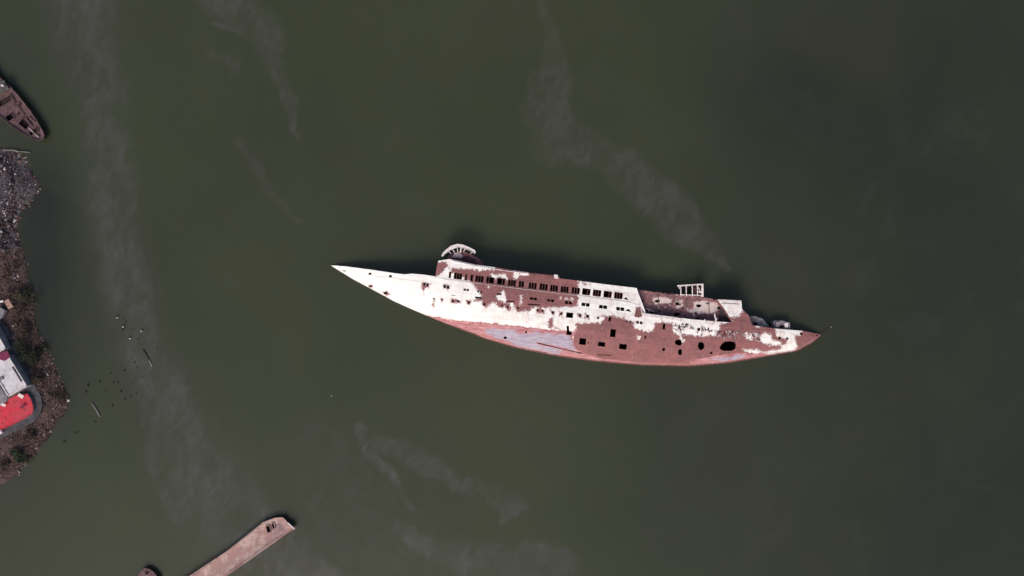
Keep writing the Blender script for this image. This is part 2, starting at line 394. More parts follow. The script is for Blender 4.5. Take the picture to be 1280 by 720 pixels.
H('torn_opening', [(899.5, 434), (902.5, 429.5), (906, 427), (913, 426.4), (918.5, 427.5), (920.2, 431), (919, 436), (915, 438.6), (905, 438.6), (900.5, 437)])
H('long_slit', rect(755, 443.8, 17, 1.0, R(2)))
HOLES = [p for k, p in HH]

# paint regions (px); brown = bare primer
BROWN = [
 [(563, 334), (600, 338), (617, 337), (620, 331), (720, 345), (724, 366), (722, 383), (700, 384), (676, 384.5), (665, 385.5), (661, 390.5), (655, 388.5), (646.7, 390), (642, 381), (637, 388.5), (630, 384), (623, 384.5), (620, 378), (612, 379.5), (607, 384), (600, 377), (592, 375.5), (601, 370), (597, 364), (593, 355), (575, 346), (563, 341)],
 [(711, 350), (722, 351), (724, 357), (715, 358)], [(729, 355), (732, 354), (733, 357)], [(726.5, 352), (728, 351.5), (728, 354)],
 [(540, 329), (556, 327), (560, 333), (554, 340), (544, 347)],
 [(721, 404.5), (750, 403.5), (753, 394.5), (766.7, 395), (780, 399), (793, 401.7), (793, 410), (804, 414), (816.7, 413), (819, 403), (841.7, 404), (842, 416), (870, 419), (883, 421), (890, 412), (902, 404), (915, 402), (912, 397), (925, 393.5), (927, 384), (937, 386), (945, 408), (967, 406), (971, 420), (985, 424), (983, 430), (977, 436), (960, 440), (940, 455), (860, 470), (740, 470), (717, 440), (715, 423), (719, 413)],
 [(996, 414), (1004, 410), (1030, 410), (1034, 430), (1005, 440), (994, 437), (993, 420)],
 [(527.5, 353), (538, 353), (536, 359), (531, 360), (529.5, 368), (527.8, 359)], [(554, 356), (563, 357), (561, 362), (554, 361)],
 [(541.5, 373), (544, 374), (541.5, 384), (540.3, 381)], [(552, 373), (554, 374), (552.5, 381), (551.5, 379)],
 [(563.5, 374), (576, 375), (576.5, 379), (566, 380)], [(689, 388), (694, 389), (693, 395), (689, 394)], [(686, 400), (690, 397), (691.5, 408), (700, 411.5), (685, 410)],
 [(670, 385.6), (680, 387), (680, 391.5), (671, 390.5)], [(731, 392), (738, 393.5), (737, 399), (731, 398)], [(722, 391), (728, 392), (727, 398), (722, 397)],
 [(479, 365.5), (484, 364), (488, 369.5), (483, 370.5)], [(461, 355.5), (466, 357), (466, 360), (461, 358)],
 [(699, 389.5), (704, 390.5), (703, 396), (699, 395)], [(583.5, 376), (588.6, 377), (588, 381.6), (583.6, 380.6)],
]
WHITE = [
 [(622, 368), (627, 366.5), (630, 363.5), (632.5, 374), (631, 379), (625, 375), (621, 371)], [(649, 378), (651, 368.5), (653.5, 376), (652, 383), (648, 381)],
 [(614, 342), (618, 345), (626, 343), (632, 342), (634, 349), (627, 347), (616, 348)], [(641.5, 337), (661, 339.5), (660, 344), (650, 343.5), (645, 350), (641, 346)],
 [(699, 371), (702, 369), (702.5, 374.5), (699.5, 375)], [(706, 372), (711, 373), (716, 372), (715, 376), (706, 375)], [(608, 358.5), (612, 357), (615, 359.6), (610, 360.6)],
 [(638, 380), (641, 379.5), (642, 392), (638, 391)],
 [(896, 374), (928, 374), (928, 390), (924, 395), (913, 397), (906, 387)],
 [(793, 403), (800, 398.5), (815, 403.5), (817, 408), (815, 413), (802, 411), (794, 408)],
 [(841, 402), (897, 404), (901, 409), (894, 419), (882, 419.5), (868, 417), (842, 414)], [(803, 389), (843, 394), (897, 400), (897, 406), (866, 404), (840, 402), (806, 400)],
 [(969, 409), (1003, 411.5), (1001, 419), (986, 419.5), (975, 417)], [(984, 417), (994, 417), (995, 438), (984, 437.5), (977, 434), (983, 428)],
 [(951.5, 418), (955, 416), (963, 418), (965, 424), (975, 427.5), (976, 431), (962, 431.5), (953, 427.5), (948, 425.5)], [(962, 438), (974, 437), (994, 436), (993, 441), (966, 444)],
 [(845, 411.5), (849, 411), (856, 427), (852.5, 429), (848, 418)], [(796.5, 419), (800, 421), (799.5, 425), (796.5, 424)],
 [(928, 435.5), (945, 437.5), (958, 440.5), (957, 442), (940, 440), (928, 437.5)],
 [(745, 396), (752, 394.5), (756, 399), (750, 403), (744, 402)],
]
for i in range(5): WHITE.append([(932.5+3.4*i, 415.5+.5*i), (934.6+3.4*i, 415.7+.5*i), (935.2+3.4*i, 424+.4*i), (933+3.4*i, 423.6+.4*i)])
LOWR = [(535, 395), (548, 396.8), (560, 399), (573, 400.6), (606.7, 403), (640, 406.3), (673, 410.6), (700, 413), (719, 415), (716, 424), (719, 434), (728, 443), (760, 449), (790, 453), (770, 475), (600, 450), (520, 400)]
BLUE = [(603, 412), (620, 410.5), (645, 412), (652, 418), (668, 415.5), (690, 417), (714, 420.5), (716, 431), (722, 440), (700, 440), (700, 446), (672, 440), (655, 436), (640, 430), (630, 424), (612, 418)]
LOWR2 = [(865, 462), (862, 451), (880, 447), (905, 443.5), (935, 441), (960, 442), (955, 452), (900, 470)]
def paint_attrs(x, y):
    b = np.full_like(x, -12.)
    for p in BROWN: b = np.maximum(b, sdf(p, x, y))
    for p in WHITE: b = np.minimum(b, -sdf(p, x, y))
    # bare steel on scraped lines: scrape across the blue patch
    l = np.maximum(sdf(LOWR, x, y), sdf(LOWR2, x, y))
    bl = sdf(BLUE, x, y); d1, _ = segdist(x, y, 671.7, 428.8, 727, 442)
    bl = np.minimum(bl, (d1-1.6)*2.5)
    bl = np.maximum(bl, sdf([(880, 449), (910, 445), (932, 443), (932, 448), (900, 453)], x, y)-1)
    yd = lowy(x)-y+3.4*np.clip((575-x)/50, 0, 1)
    return dict(bare=np.clip(b, -12, 12), low=np.clip(l, -12, 12), blue=np.clip(bl, -12, 12), ydist=yd)

def skin(name, poly, holes, zf, step, mat, parent, wall_mat, zbot=-2.0, attrs=None, zbf=None, wall_out=(0, 0), inner=.5, **k):
    """curved steel skin over a plan outline, holes cut through, walls dropped from its rim and short returns at each hole"""
    V, F, outer = cdt(poly, holes, step)
    z = zf(V[:, 0], V[:, 1]); W3 = Pn(V[:, 0], V[:, 1], z)
    A = attrs(V[:, 0], V[:, 1]) if attrs else {}
    VV = [W3]; FF = [tuple(f) for f in F]; sm = [True]*len(F); fm = [0]*len(F); n = len(W3); AA = {a: [b] for a, b in A.items()}
    for li, lp in enumerate([outer]+holes):
        q = np.array(lp); zt = zf(q[:, 0], q[:, 1])
        zb = (zbf(q[:, 0], q[:, 1]) if zbf else np.full(len(q), zbot)) if li == 0 else zt-inner
        zb = np.minimum(zb, zt-.05)
        T = Pn(q[:, 0], q[:, 1], zt); B = T.copy(); B[:, 2] = zb
        if li == 0: B[:, 0] += wall_out[0]; B[:, 1] += wall_out[1]
        m = len(q); VV += [T, B]
        FF += [(n+i, n+(i+1) % m, n+m+(i+1) % m, n+m+i) for i in range(m)]; sm += [False]*m; fm += [1 if li == 0 else 2]*m
        if A:
            a = attrs(q[:, 0], q[:, 1])
            for nm in AA: AA[nm] += [a[nm], a[nm]]
        n += 2*m
    return mesh(name, np.concatenate(VV), FF, None, parent, sm, {a: np.concatenate(b) for a, b in AA.items()}, mats=[mat, wall_mat, RUSTD], fm=fm, **k)

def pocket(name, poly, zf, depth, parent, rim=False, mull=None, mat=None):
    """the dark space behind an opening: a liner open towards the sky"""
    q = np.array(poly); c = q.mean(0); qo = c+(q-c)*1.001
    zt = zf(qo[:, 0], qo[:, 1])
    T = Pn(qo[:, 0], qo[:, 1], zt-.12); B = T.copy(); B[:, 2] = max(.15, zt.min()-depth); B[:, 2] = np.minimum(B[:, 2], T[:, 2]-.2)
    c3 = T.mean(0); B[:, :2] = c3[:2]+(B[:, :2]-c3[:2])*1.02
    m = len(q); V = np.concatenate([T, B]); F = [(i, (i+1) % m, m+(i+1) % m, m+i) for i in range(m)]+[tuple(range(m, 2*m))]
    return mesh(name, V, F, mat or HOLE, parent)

def build_ship():
    hull = skin('hull', HULL, HOLES, hullz, 1.5, SKIN, ship, RUST, attrs=paint_attrs)
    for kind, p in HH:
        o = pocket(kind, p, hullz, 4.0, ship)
        q = np.array(p)
        if kind == 'double_window':            # central post between the two lights
            a = (q[0]+q[1])/2; b = (q[2]+q[3])/2; z = float(hullz(a[:1]*0+a[0], a[:1]*0+a[1])[0])-.06
            MB().bar(P(*a, z), P(*b, z), .2, .1).build('window_post', PAINT if a[0] > 720 or a[0] < 600 else RUST, o)
        if kind == 'porthole':                 # proud steel ring
            c = q.mean(0); mb = MB(); zr = hullz(q[:, 0], q[:, 1])+.05
            pts = [P(*(c+(q[i]-c)*1.15), zr[i]) for i in range(len(q))]
            for i in range(len(pts)): mb.bar(pts[i], pts[(i+1) % len(pts)], .07, .07)
            mb.build('rim', RUST, o)
    # superstructure side
    supz = lambda x, y: hullz(x, y)-.10
    TOP = [(546, 333), (548, 326), (561.7, 323.8), (578, 327.3), (595, 331), (620, 334.3), (641.7, 338), (656.7, 340), (680, 342.2), (692, 343.4), (697.5, 343.6), (700, 348), (720, 350.5), (760, 355.8), (795.8, 360), (798.5, 368), (803, 379), (806, 388), (808, 394)]
    SUP = TOP+[(x, y+1.2) for x, y in SEAM[::-1]]+[(544, 346.5)]
    wins = [(562.5, 343.7, 2.6), (572.5, 345.2, 10), (582.5, 346.5, 2.6), (589.7, 347.3, 3.4), (599.3, 348.7, 10.2), (612.8, 350.3, 9.8), (626.3, 352, 10), (640, 353.8, 9.8), (651.7, 355.3, 6.8), (665.8, 357.2, 10), (679.5, 358.7, 10.2), (692.5, 360.3, 10), (705.8, 361.8, 10), (719.5, 363.3, 10), (732.8, 364.8, 10), (746.2, 366.4, 10), (759.5, 368, 10), (773, 369.6, 10.4)]
    hs = [rect(x, y, w_, 7.8) for x, y, w_ in wins]
    tri = [[(779, 374), (783, 371.3), (785.5, 375)]]
    skin('superstructure', SUP, hs+tri, supz, 1.5, SKIN, ship, RUST, attrs=paint_attrs)
    pocket('torn_opening', tri[0], supz, 3, ship)
    r = random.Random(3)
    for (x, y, w_), h in zip(wins, hs):
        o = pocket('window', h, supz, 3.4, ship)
        n = 3 if w_ > 8 else (2 if w_ > 5 else 1)
        q = np.array(h); mb = MB()
        for i in range(1, n):
            if r.random() < .12: continue
            a = q[0]+(q[1]-q[0])*i/n; b = q[3]+(q[2]-q[3])*i/n
            z = float(supz(np.array([a[0]]), np.array([a[1]]))[0])-.1
            mb.bar(P(*a, z), P(*b, z), .13, .12)
        for a, b in ((q[0], q[1]), (q[3], q[2]), (q[0], q[3]), (q[1], q[2])):
            za = float(supz(np.array([a[0]]), np.array([a[1]]))[0])+.02; zb = float(supz(np.array([b[0]]), np.array([b[1]]))[0])-.06
            mb.bar(P(*a, za), P(*b, zb), .10, .10)
        mb.build('frame', RUST, o)
    # pipes and rails along the boat-deck edge and seam strip
    q = [(565, 326), (595, 332.5), (640, 339.5), (690, 345.5)]
    mb = MB(); mb.tube([P(x, y, float(supz(np.array([x]), np.array([y]))[0])+.15) for x, y in q], .12, 6); mb.build('handrail', PAINT, ship)
    mb = MB(); pts = [P(x, y+.2, float(hullz(np.array([x]), np.array([y+.2]))[0])+.05) for x, y in SEAM[:-1]]
    for a, b in zip(pts[:-1], pts[1:]): mb.bar(a, b, .10, .05)
    mb.build('deck_edge_strip', PAINT, ship)
    # long knuckle along the bow
    mb = MB(); q = [(440, 342.2), (470, 345.5), (500, 349), (527, 352.4)]
    pts = [P(x, y, float(hullz(np.array([x]), np.array([y]))[0])+.02) for x, y in q]
    for a, b in zip(pts[:-1], pts[1:]): mb.bar(a, b, .1, .08)
    mb.build('bow_knuckle', PAINT, ship)
    # roof rail box by (641-697, 338-347)
    def prism(name, pl, z0, z1, mat, parent=ship):
        return MB().hexa([P(x, y, z1)*1 - Vector((0, 0, z1-z0)) for x, y in pl][::-1], [P(x, y, z1) for x, y in pl][::-1]).build(name, mat, parent)
    prism('roof_locker', [(661, 341.2), (693, 344.6), (693.2, 347), (661, 343.6)], 7.0, 7.85, RUST)
    prism('roof_locker', [(692.5, 343.0), (697, 343.6), (698.5, 348.6), (693, 348)], 7.0, 8.0, PAINT)
    # pink-brown door leaf leaning on the break of the superstructure
    zz = lambda x, y: float(hullz(np.array([float(x)]), np.array([float(y)]))[0])
    mb = MB(); mb.hexa([P(x, y, zz(x, y)-.1) for x, y in [(793, 396), (795, 384.5), (800.5, 384), (802.5, 395.5), (799, 397)]], [P(x, y, zz(x, y)+.12) for x, y in [(793, 396), (795, 384.5), (800.5, 384), (802.5, 395.5), (799, 397)]])
    mb.build('door_leaf', RUST, ship)
    # recessed inner side amidships
    RP = [(794, 361.5), (812, 364.2), (845, 367.8), (873, 370.4), (896.7, 374.8), (906, 386), (912, 394), (917, 405), (896.7, 403.5), (863, 401), (838, 398), (803, 393)]
    recz = lambda x, y: hullz(x, y)-2.6
    rh = [ngon(*c, n=7, jit=.15) for c in [(802, 376.6, 6, 4), (821.7, 376.4, 6.6, 4), (846.7, 379.6, 6.6, 4.2), (873.3, 382.2, 6.4, 4), (898.8, 384.8, 5.4, 3.6), (814.5, 391, 6, 3), (846, 393, 9, 4.4), (872.5, 398, 5.5, 2.4), (900.5, 400.5, 4, 2.4), (809, 388, 3, 2.4), (858.5, 373.4, 2.6, 1.6)]]
    pale = [[(815, 371), (828, 370), (840, 373), (841, 379), (830, 381), (820, 382), (815, 376)], [(866, 377), (880, 374), (896, 377), (901, 383), (896, 391), (884, 394), (872, 389), (866, 384)], [(856, 386), (868, 385), (880, 388), (878, 394), (862, 392)], [(843, 374), (853, 373), (856, 383), (846, 388), (842, 383)], [(806, 384), (816, 386), (818, 391), (806, 389)]]
    def ra(x, y):
        b = np.full_like(x, -10.)
        for p in pale: b = np.maximum(b, sdf(p, x, y)-1.2)
        return dict(pale=np.clip(b, -8, 8))
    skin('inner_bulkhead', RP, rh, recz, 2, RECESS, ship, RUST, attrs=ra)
    MB().hexa([P(x, y, recz(np.array([x*1.]), np.array([y*1.]))[0]-.3) for x, y in [(899, 386), (905, 385), (915, 403), (899, 401.5)]][::-1], [P(x, y, recz(np.array([x*1.]), np.array([y*1.]))[0]+.14) for x, y in [(899, 386), (905, 385), (915, 403), (899, 401.5)]][::-1]).build('dark_hollow_plate', mottled('shaded_mauve_steel', (.045, .034, .044), (.075, .055, .068), None, .8), ship)  # dark plate: the shade of a deeper triangular hollow painted as its colour
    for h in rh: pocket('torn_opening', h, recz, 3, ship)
    r = random.Random(5)
    for i in range(9):          # beams that crossed the missing side plating
        x = 812+i*10.5; y0 = np.interp(x, [794, 912], [363, 378]) ; y1 = y0+27-3*r.random()
        if i in (2, 5): continue
        z = zz(x, y1)-2.45
        if i % 2: MB().bar(P(x, y0+1, zz(x, y0)-2.45), P(x+1.5, y0+8+r.random()*14, z), .18, .2).build('frame_rib', RUST, ship)
    for i in range(34):         # scrap hanging in the recess and along its broken upper edge
        if i < 22: x = r.uniform(806, 896); y = np.interp(x, [803, 897], [366, 378])+r.uniform(3, 23)
        else: x = r.uniform(800, 895); y = np.interp(x, [794, 812, 845, 873, 896.7], [361.5, 364.2, 367.8, 370.4, 374.8])+r.uniform(-.3, .8)
        a = r.choice([R(7), R(95), R(50), R(8)])+r.uniform(-.3, .3); l = r.uniform(1.5, 6)
        x2 = x+math.cos(a)*l; y2 = y+math.sin(a)*l*(.3 if i >= 22 else 1)
        MB().bar(P(x, y, zz(x, y)-2.45), P(x2, y2, zz(x2, y2)-2.2), r.uniform(.15, .55), .12).build('loose_scrap', r.choice([RUSTD, GREYP, GREYP2, HOLE, RUSTD]), ship)
    # white gutter rail at the lip and broken rail stumps
    mb = MB(); q = [(806, 393.6), (838, 397.6), (852, 400)]
    for a, b in zip(q[:-1], q[1:]): mb.bar(P(*a, zz(*a)+.1), P(*b, zz(*b)+.1), .9, .25)
    mb.build('lip_plate', PAINT, ship)
    for (a, b, w_) in [((893, 392), (896, 405), .35), ((896, 398), (891, 407), .3), ((848, 411.5), (850.5, 419), .55), ((850, 418), (853.5, 428), .55), ((853, 427), (856, 424), .4), ((826, 395), (827, 402), .2), ((881, 399), (882, 405), .3)]:
        MB().bar(P(*a, zz(*a)+.25), P(*b, zz(*b)+.5), w_, .22).build('bent_plate', PAINT, ship)
    # torn ribs and scraps along the after rail
    for i in range(92):
        x = r.uniform(842, 952); lo = np.interp(x, [842, 900, 952], [403, 411, 417]); y = lo+r.uniform(0, 10)
        a = r.choice([R(75), R(100), R(60), R(10), R(130)])+r.uniform(-.2, .2); l = r.uniform(1.2, 4.6)
        x2 = x+math.cos(a)*l; y2 = y+math.sin(a)*l
        MB().bar(P(x, y, zz(x, y)+r.uniform(.08, .3)), P(x2, y2, zz(x2, y2)+r.uniform(.08, .5)), r.uniform(.12, .38), .1).build('bent_plate', r.choice([GREYP2, RUSTD, RUSTD, GREYP2, GREYP]), ship)
    # curved bridge front standing out beyond the roof edge
    out = [(551.5, 320), (553.5, 316), (558, 311.4), (564, 307), (571.7, 304.8), (578, 305.6), (583.5, 307.6), (589, 310.2), (593.6, 312.6), (595, 316)]
    inn = [(553.6, 320.6), (556, 318), (560.4, 314.2), (565.6, 311.4), (571.6, 309.2), (576.6, 309.0), (582, 310.2), (587.4, 312.2), (592, 314.6), (593.8, 316.6)]
    mb = MB(); zt = 5.6
    for i in range(len(out)-1):
        q = [out[i], out[i+1], inn[i+1], inn[i]]
        mb.hexa([P(x, y, zt)-Vector((0, 0, .5)) for x, y in q][::-1], [P(x, y, zt+.0) for x, y in q][::-1])
    wing = mb.build('bridge_front', PAINT, ship)
    mb = MB()
    for a, b in zip(inn[5:-1], inn[6:]): mb.bar(P(a[0], a[1]+.9, zt-.5), P(b[0], b[1]+1.1, zt-.5), .35, .4)
    mb.build('sill', GREYP, wing)
    for i, k_ in ((2, .3), (3, .5), (4, .45), (5, .5), (6, .35), (8, .25)):
        a = inn[i]; c = (571+i*.6, 323)
        b = (a[0]+(c[0]-a[0])*k_, a[1]+(c[1]-a[1])*k_)
        MB().bar(P(*a, zt-.25), P(*b, zt-.5), .2 if i != 5 else .4, .3).build('mullion', PAINT, wing)
    prism('bridge_house', [(558, 326.5), (560, 320), (565, 316.5), (571, 314), (577, 313.4), (584, 315.5), (590, 318.5), (597, 322), (602, 326.5), (606, 332), (592, 332)], -1, 4.4, RUST)
    prism('bridge_house', [(564.5, 321.3), (568.5, 316.4), (572, 315.2), (576, 317), (579, 320), (576, 322.6), (568, 322)], 4.3, 5.0, GREYP2)
    prism('chart_room', [(577, 322.4), (582, 321), (594, 324), (597, 328.8), (578, 325.8)], 4.2, 4.9, RUSTD)
    # open steel frame over the after boat deck
    z = 5.9; mb = MB()
    mb.bar(P(846.5, 357.3, z), P(879.2, 355.4, z), .42, .3); mb.bar(P(877.8, 355, z-.02), P(878, 371, z-.5), .62, .3)
    for x in (850.8, 857.6, 865.2, 871.6): mb.bar(P(x, 357, z-.3), P(x+.3, 370, z-.9), .24, .24)
    mb.bar(P(850, 368.2, z-.9), P(878, 369.4, z-.9), .24, .24)
    mb.bar(P(873, 365, z-.1), P(878, 364, z-.1), .5, .2); mb.bar(P(871.5, 357, z-.1), P(877.5, 368, z-.4), .18, .18)
    mb.bar(P(848, 357.2, z), P(849.5, 361, z-.2), .2, .2)
    mb.build('boat_frame', PAINT, ship)
    mb = MB(); mb.hexa([P(x, y, 3.2) for x, y in [(866, 359), (876, 359), (877, 371), (866, 371)]][::-1], [P(x, y, 3.8) for x, y in [(866, 359), (876, 359), (877, 371), (866, 371)]][::-1]); mb.build('deck_plate', RUSTD, ship)
    # white upstand on the after house, deck gear beyond the rail
    mb = MB(); mb.bar(P(898, 375.3, zz(898, 375)+.3), P(926, 376.8, zz(926, 376)+.3), .55, .35); mb.build('house_rail', PAINT, ship)
    mb = MB(); mb.bar(P(903, 379, zz(903, 379)+.15), P(924, 380.5, zz(924, 380)+.15), .16, .16); mb.build('house_rail', GREYP, ship)
    prism('mooring_deck', [(936, 395.5), (944, 395.4), (953, 398.4), (957, 403), (962, 408.5), (953, 410), (939, 408)], -1, 2.6, GREYP)
    prism('winch_bed', [(966, 403), (970, 400.6), (979, 401), (987, 403), (988, 411.5), (968, 411.8)], -1, 2.2, GREYP)
    prism('winch_drum', [(969.5, 404), (972, 402), (974.5, 403), (974, 408.5), (970, 409)], 2.1, 2.9, GREYP)
    prism('winch_drum', [(981, 404), (983.5, 403), (985.5, 405), (985, 409), (981, 409)], 2.1, 2.8, PAINT)
    prism('dark_hole_block', [(975, 407), (979.8, 407), (979.8, 410), (975, 410)], 2.15, 2.35, HOLE)  # solid block, the darkness of an open hole put into its colour
    prism('dark_hole_block', [(941.6, 402.5), (947, 403), (946.6, 407), (941.6, 406.4)], 2.55, 2.75, HOLE)  # another hole whose dark inside is only painted on a solid block
    MB().tube([P(1022, 419.4, .4), P(1031, 413, .12), P(1038.6, 408.6, .2)], .07, 6).build('flagstaff', RUSTD, ship); MB().tube([P(1038, 409, .1), P(1039.6, 407.8, .35)], .2, 6).build('truck', GREYP, ship)
    MB().bar(P(672, 429, zz(672, 429)+.12), P(727, 442, zz(727, 442)+.12), .24, .35).build('bilge_keel', RUSTD, ship)
    # long beading below the paint line on the stern
    mb = MB(); q = [(928, 436.2), (945, 438.6), (960, 441.4), (990, 438.4)]
    for a, b in zip(q[:-1], q[1:]): mb.bar(P(*a, zz(*a)+.06), P(*b, zz(*b)+.06), .22, .12)
    mb.build('rubbing_strake', PAINT, ship)
build_ship()

# ------------------------------------------------------------------ shore
LAND = [(0, 184), (10, 187), (24, 190), (31, 197), (36, 210), (44, 224), (49, 233), (46, 243), (40, 250), (33, 256), (27, 262), (24, 275), (21, 290), (22, 300), (28, 309), (31, 320), (32, 335), (34, 350), (39, 362), (42, 378), (41, 395), (44, 410), (51, 423), (58, 434), (61, 445), (68, 460), (74, 472), (80, 484), (84, 497), (84, 506), (80, 516), (72, 523), (66, 531), (63, 541), (56, 551), (48, 560), (40, 571), (30, 581), (22, 593), (12, 602), (0, 607), (-60, 625), (-300, 700), (-900, 900), (-2500, 1400), (-2500, -800), (-900, -200), (-300, 90), (-60, 165)]
def landz(x, y):
    d = sdf(LAND, x, y)*M_PX
    return np.clip(d, -3, 7)*.26+(fbm(x/9., y/9., 4)-.5)*.9*np.clip(d/2, 0, 1)-.02
def ground_mat():
    m, nt, bs = base_mat('shore_soil', .95, .2); g = N(nt); v = g.obj()
    z = g.attr('rubble'); n1 = g.noise(v, .35, 7, .7, .6); n2 = g.noise(v, 1.7, 6, .75)
    br = g.mix(g.ss(n1, .40, .60), (.040, .027, .025), (.100, .064, .060))
    br = g.mix(g.ss(n2, .58, .66, 0, .8), br, (.025, .022, .020))
    gr = g.mix(g.ss(n2, .42, .60), (.030, .026, .030), (.11, .098, .11))
    gr = g.mix(g.ss(g.noise(v, 3.2, 5, .7), .60, .66), gr, (.36, .33, .35))
    c = g.mix(g.ss(g.math('ADD', z, g.math('MULTIPLY', g.math('SUBTRACT', n1, .5), 2.)), .4, .6), br, gr)
    g.lk(c, bs.inputs['Base Color']); g.lk(g.bump(n2, 1., .4), bs.inputs['Normal']); return m
def build_land():
    near = [p for p in LAND if p[0] > -900]
    near = [(0, 184)]+LAND[1:41]+[(-60, 625), (-300, 700), (-300, 90), (-60, 165)]
    V, F, o = cdt(near, [], 3.0, 4)
    x, y = V[:, 0], V[:, 1]
    rub = np.where(y < 312, .8, .15)+(np.abs(y-312) < 14)*0
    rub = np.clip(.5-(y-308)/30, .1, .8); rub = np.where((y > 455) & (y < 560), .25, rub)
    z = landz(x, y)
    VV = [Pn(x, y, z)]; q = np.array(o)
    ground = mesh('ground', VV[0], F, ground_mat(), None, True, dict(rubble=rub), kind='structure')
    # land beyond, well outside the picture
    far = [(-300, 90), (-300, 700), (-900, 900), (-2500, 1400), (-2500, -800), (-900, -200)]
    V, F, o = cdt(far, [], 60, 4)
    z = landz(V[:, 0], V[:, 1]); mesh('ground', Pn(V[:, 0], V[:, 1], z), F, ground.data.materials[0], None, True, dict(rubble=0*z+.2), kind='structure')
build_land()
def lz(x, y): return float(landz(np.array([float(x)]), np.array([float(y)]))[0])

PAVE_M = mottled('worn_asphalt', (.050, .048, .056), (.085, .080, .090), (.038, .034, .036), .7)
PAVEP = [(-60, 330), (-20, 372), (0, 398), (8, 409), (15, 422), (20, 434), (26, 448), (34, 464), (44, 482), (51, 495), (53, 506), (50, 517), (42, 527), (30, 533.5), (18, 539), (0, 549), (-60, 580)]
V, F, o = cdt(PAVEP, [], 4, 3)
pz = np.maximum(landz(V[:, 0], V[:, 1]), 0)*0+2.15
mesh('pavement', Pn(V[:, 0], V[:, 1], pz), F, PAVE_M, None, True, kind='structure')
q = np.array(o); T = Pn(q[:, 0], q[:, 1], 0*q[:, 0]+2.15); B = T.copy(); B[:, 2] = .2; m = len(q)
mesh('pavement_edge', np.concatenate([T, B]), [(i, (i+1) % m, m+(i+1) % m, m+i) for i in range(m)], PAVE_M, None, kind='structure')

def rockmesh(pts, name, mat, rs, **k):
    V = []; F = []
    ico = bmesh.new(); bmesh.ops.create_icosphere(ico, subdivisions=1, radius=1); iv = np.array([v.co for v in ico.verts]); jf = [[v.index for v in f.verts] for f in ico.faces]; ico.free()
    for (x, y, z, s) in pts:
        sc = s*rs.uniform(.5, 1.3, 3); sc[2] *= .6
        a = rs.uniform(0, 6.28); c, sn = math.cos(a), math.sin(a)
        w_ = iv*(1+rs.uniform(-.28, .28, (len(iv), 1)))*sc
        w_ = np.stack([w_[:, 0]*c-w_[:, 1]*sn, w_[:, 0]*sn+w_[:, 1]*c, w_[:, 2]], 1)+np.array([x, y, z])
        n = len(V); V += w_.tolist(); F += [tuple(i+n for i in f) for f in jf]
    return mesh(name, V, F, mat, None, **k)
def island_mat(name, ramp, rough=.9):
    m, nt, bs = base_mat(name, rough, .2); g = N(nt)
    r = g.n('ShaderNodeNewGeometry').outputs['Random Per Island']
    cr = g.n('ShaderNodeValToRGB'); e = cr.color_ramp; e.interpolation = 'LINEAR'
    while len(e.elements) < len(ramp): e.elements.new(.5)
    for el, (p, c) in zip(e.elements, ramp): el.position = p; el.color = (*c, 1)
    g.lk(r, cr.inputs[0]); n = g.noise(g.obj(), 3, 4)
    g.lk(g.mix(.6, cr.outputs[0], g.mix(n, (.5, .5, .5), (1.4, 1.4, 1.4)), 'MULTIPLY'), bs.inputs['Base Color']); return m
ROCK = island_mat('rubble_stone', [(0, (.012, .010, .012)), (.45, (.042, .026, .027)), (.76, (.090, .064, .067)), (.94, (.20, .165, .18)), (1, (.62, .58, .60))])
BROWNR = island_mat('brown_stone', [(0, (.014, .011, .010)), (.5, (.060, .034, .033)), (.88, (.14, .085, .082)), (.975, (.27, .20, .19)), (1, (.6, .54, .53))])
def scatter(poly, n, smin, smax, rs, dens=None):
    A = np.array(poly); x0, y0 = A.min(0); x1, y1 = A.max(0); out = []
    while len(out) < n:
        x, y = rs.uniform(x0, x1), rs.uniform(y0, y1)
        if not inside(poly, np.array([x]), np.array([y]))[0]: continue
        if fbm(np.array([x/14.]), np.array([y/14.]), 3)[0] < rs.uniform(.25, .6): continue
        z = lz(x, y); p = P(x, y, z); s = smin+(smax-smin)*rs.rand()**4
        out.append((p.x, p.y, p.z, s))
    return out
rs = np.random.RandomState(4)
RUBP = [(-14, 183), (10, 187), (24, 190), (31, 197), (37, 212), (45, 225), (49, 233), (46, 243), (40, 250), (33, 256), (27, 262), (24, 275), (21, 290), (22, 300), (28, 310), (-14, 318)]
rockmesh(scatter([(-14, 183), (8, 196), (14, 210), (16, 235), (20, 262), (20, 290), (26, 310), (-14, 318)], 2600, .12, .62, rs), 'rubble', ROCK, rs, kind='stuff', label='loose grey rubble and pale debris heaped on the upper shore', cat='rubble')
SHP = [(-14, 312), (28, 310), (31, 320), (33, 335), (35, 350), (40, 362), (43, 378), (42, 395), (46, 410), (53, 423), (60, 434), (63, 445), (70, 460), (76, 472), (82, 484), (86, 497), (86, 506), (82, 516), (74, 523), (68, 531), (65, 541), (58, 551), (50, 560), (42, 571), (32, 581), (24, 593), (14, 602), (-14, 608), (-14, 557), (20, 541), (44, 529), (53, 518), (55, 505), (45, 480), (36, 463), (22, 434), (10, 408), (-14, 380)]
rockmesh(scatter(SHP, 2200, .10, .55, rs), 'shore_stones', BROWNR, rs, kind='stuff', label='small brown stones and litter strewn along the lower shore', cat='stones')
rockmesh(scatter(RUBP, 1500, .10, .5, rs), 'shore_stones', BROWNR, rs, kind='stuff', label='brown stones and litter on the outer edge of the rubble shore', cat='stones')
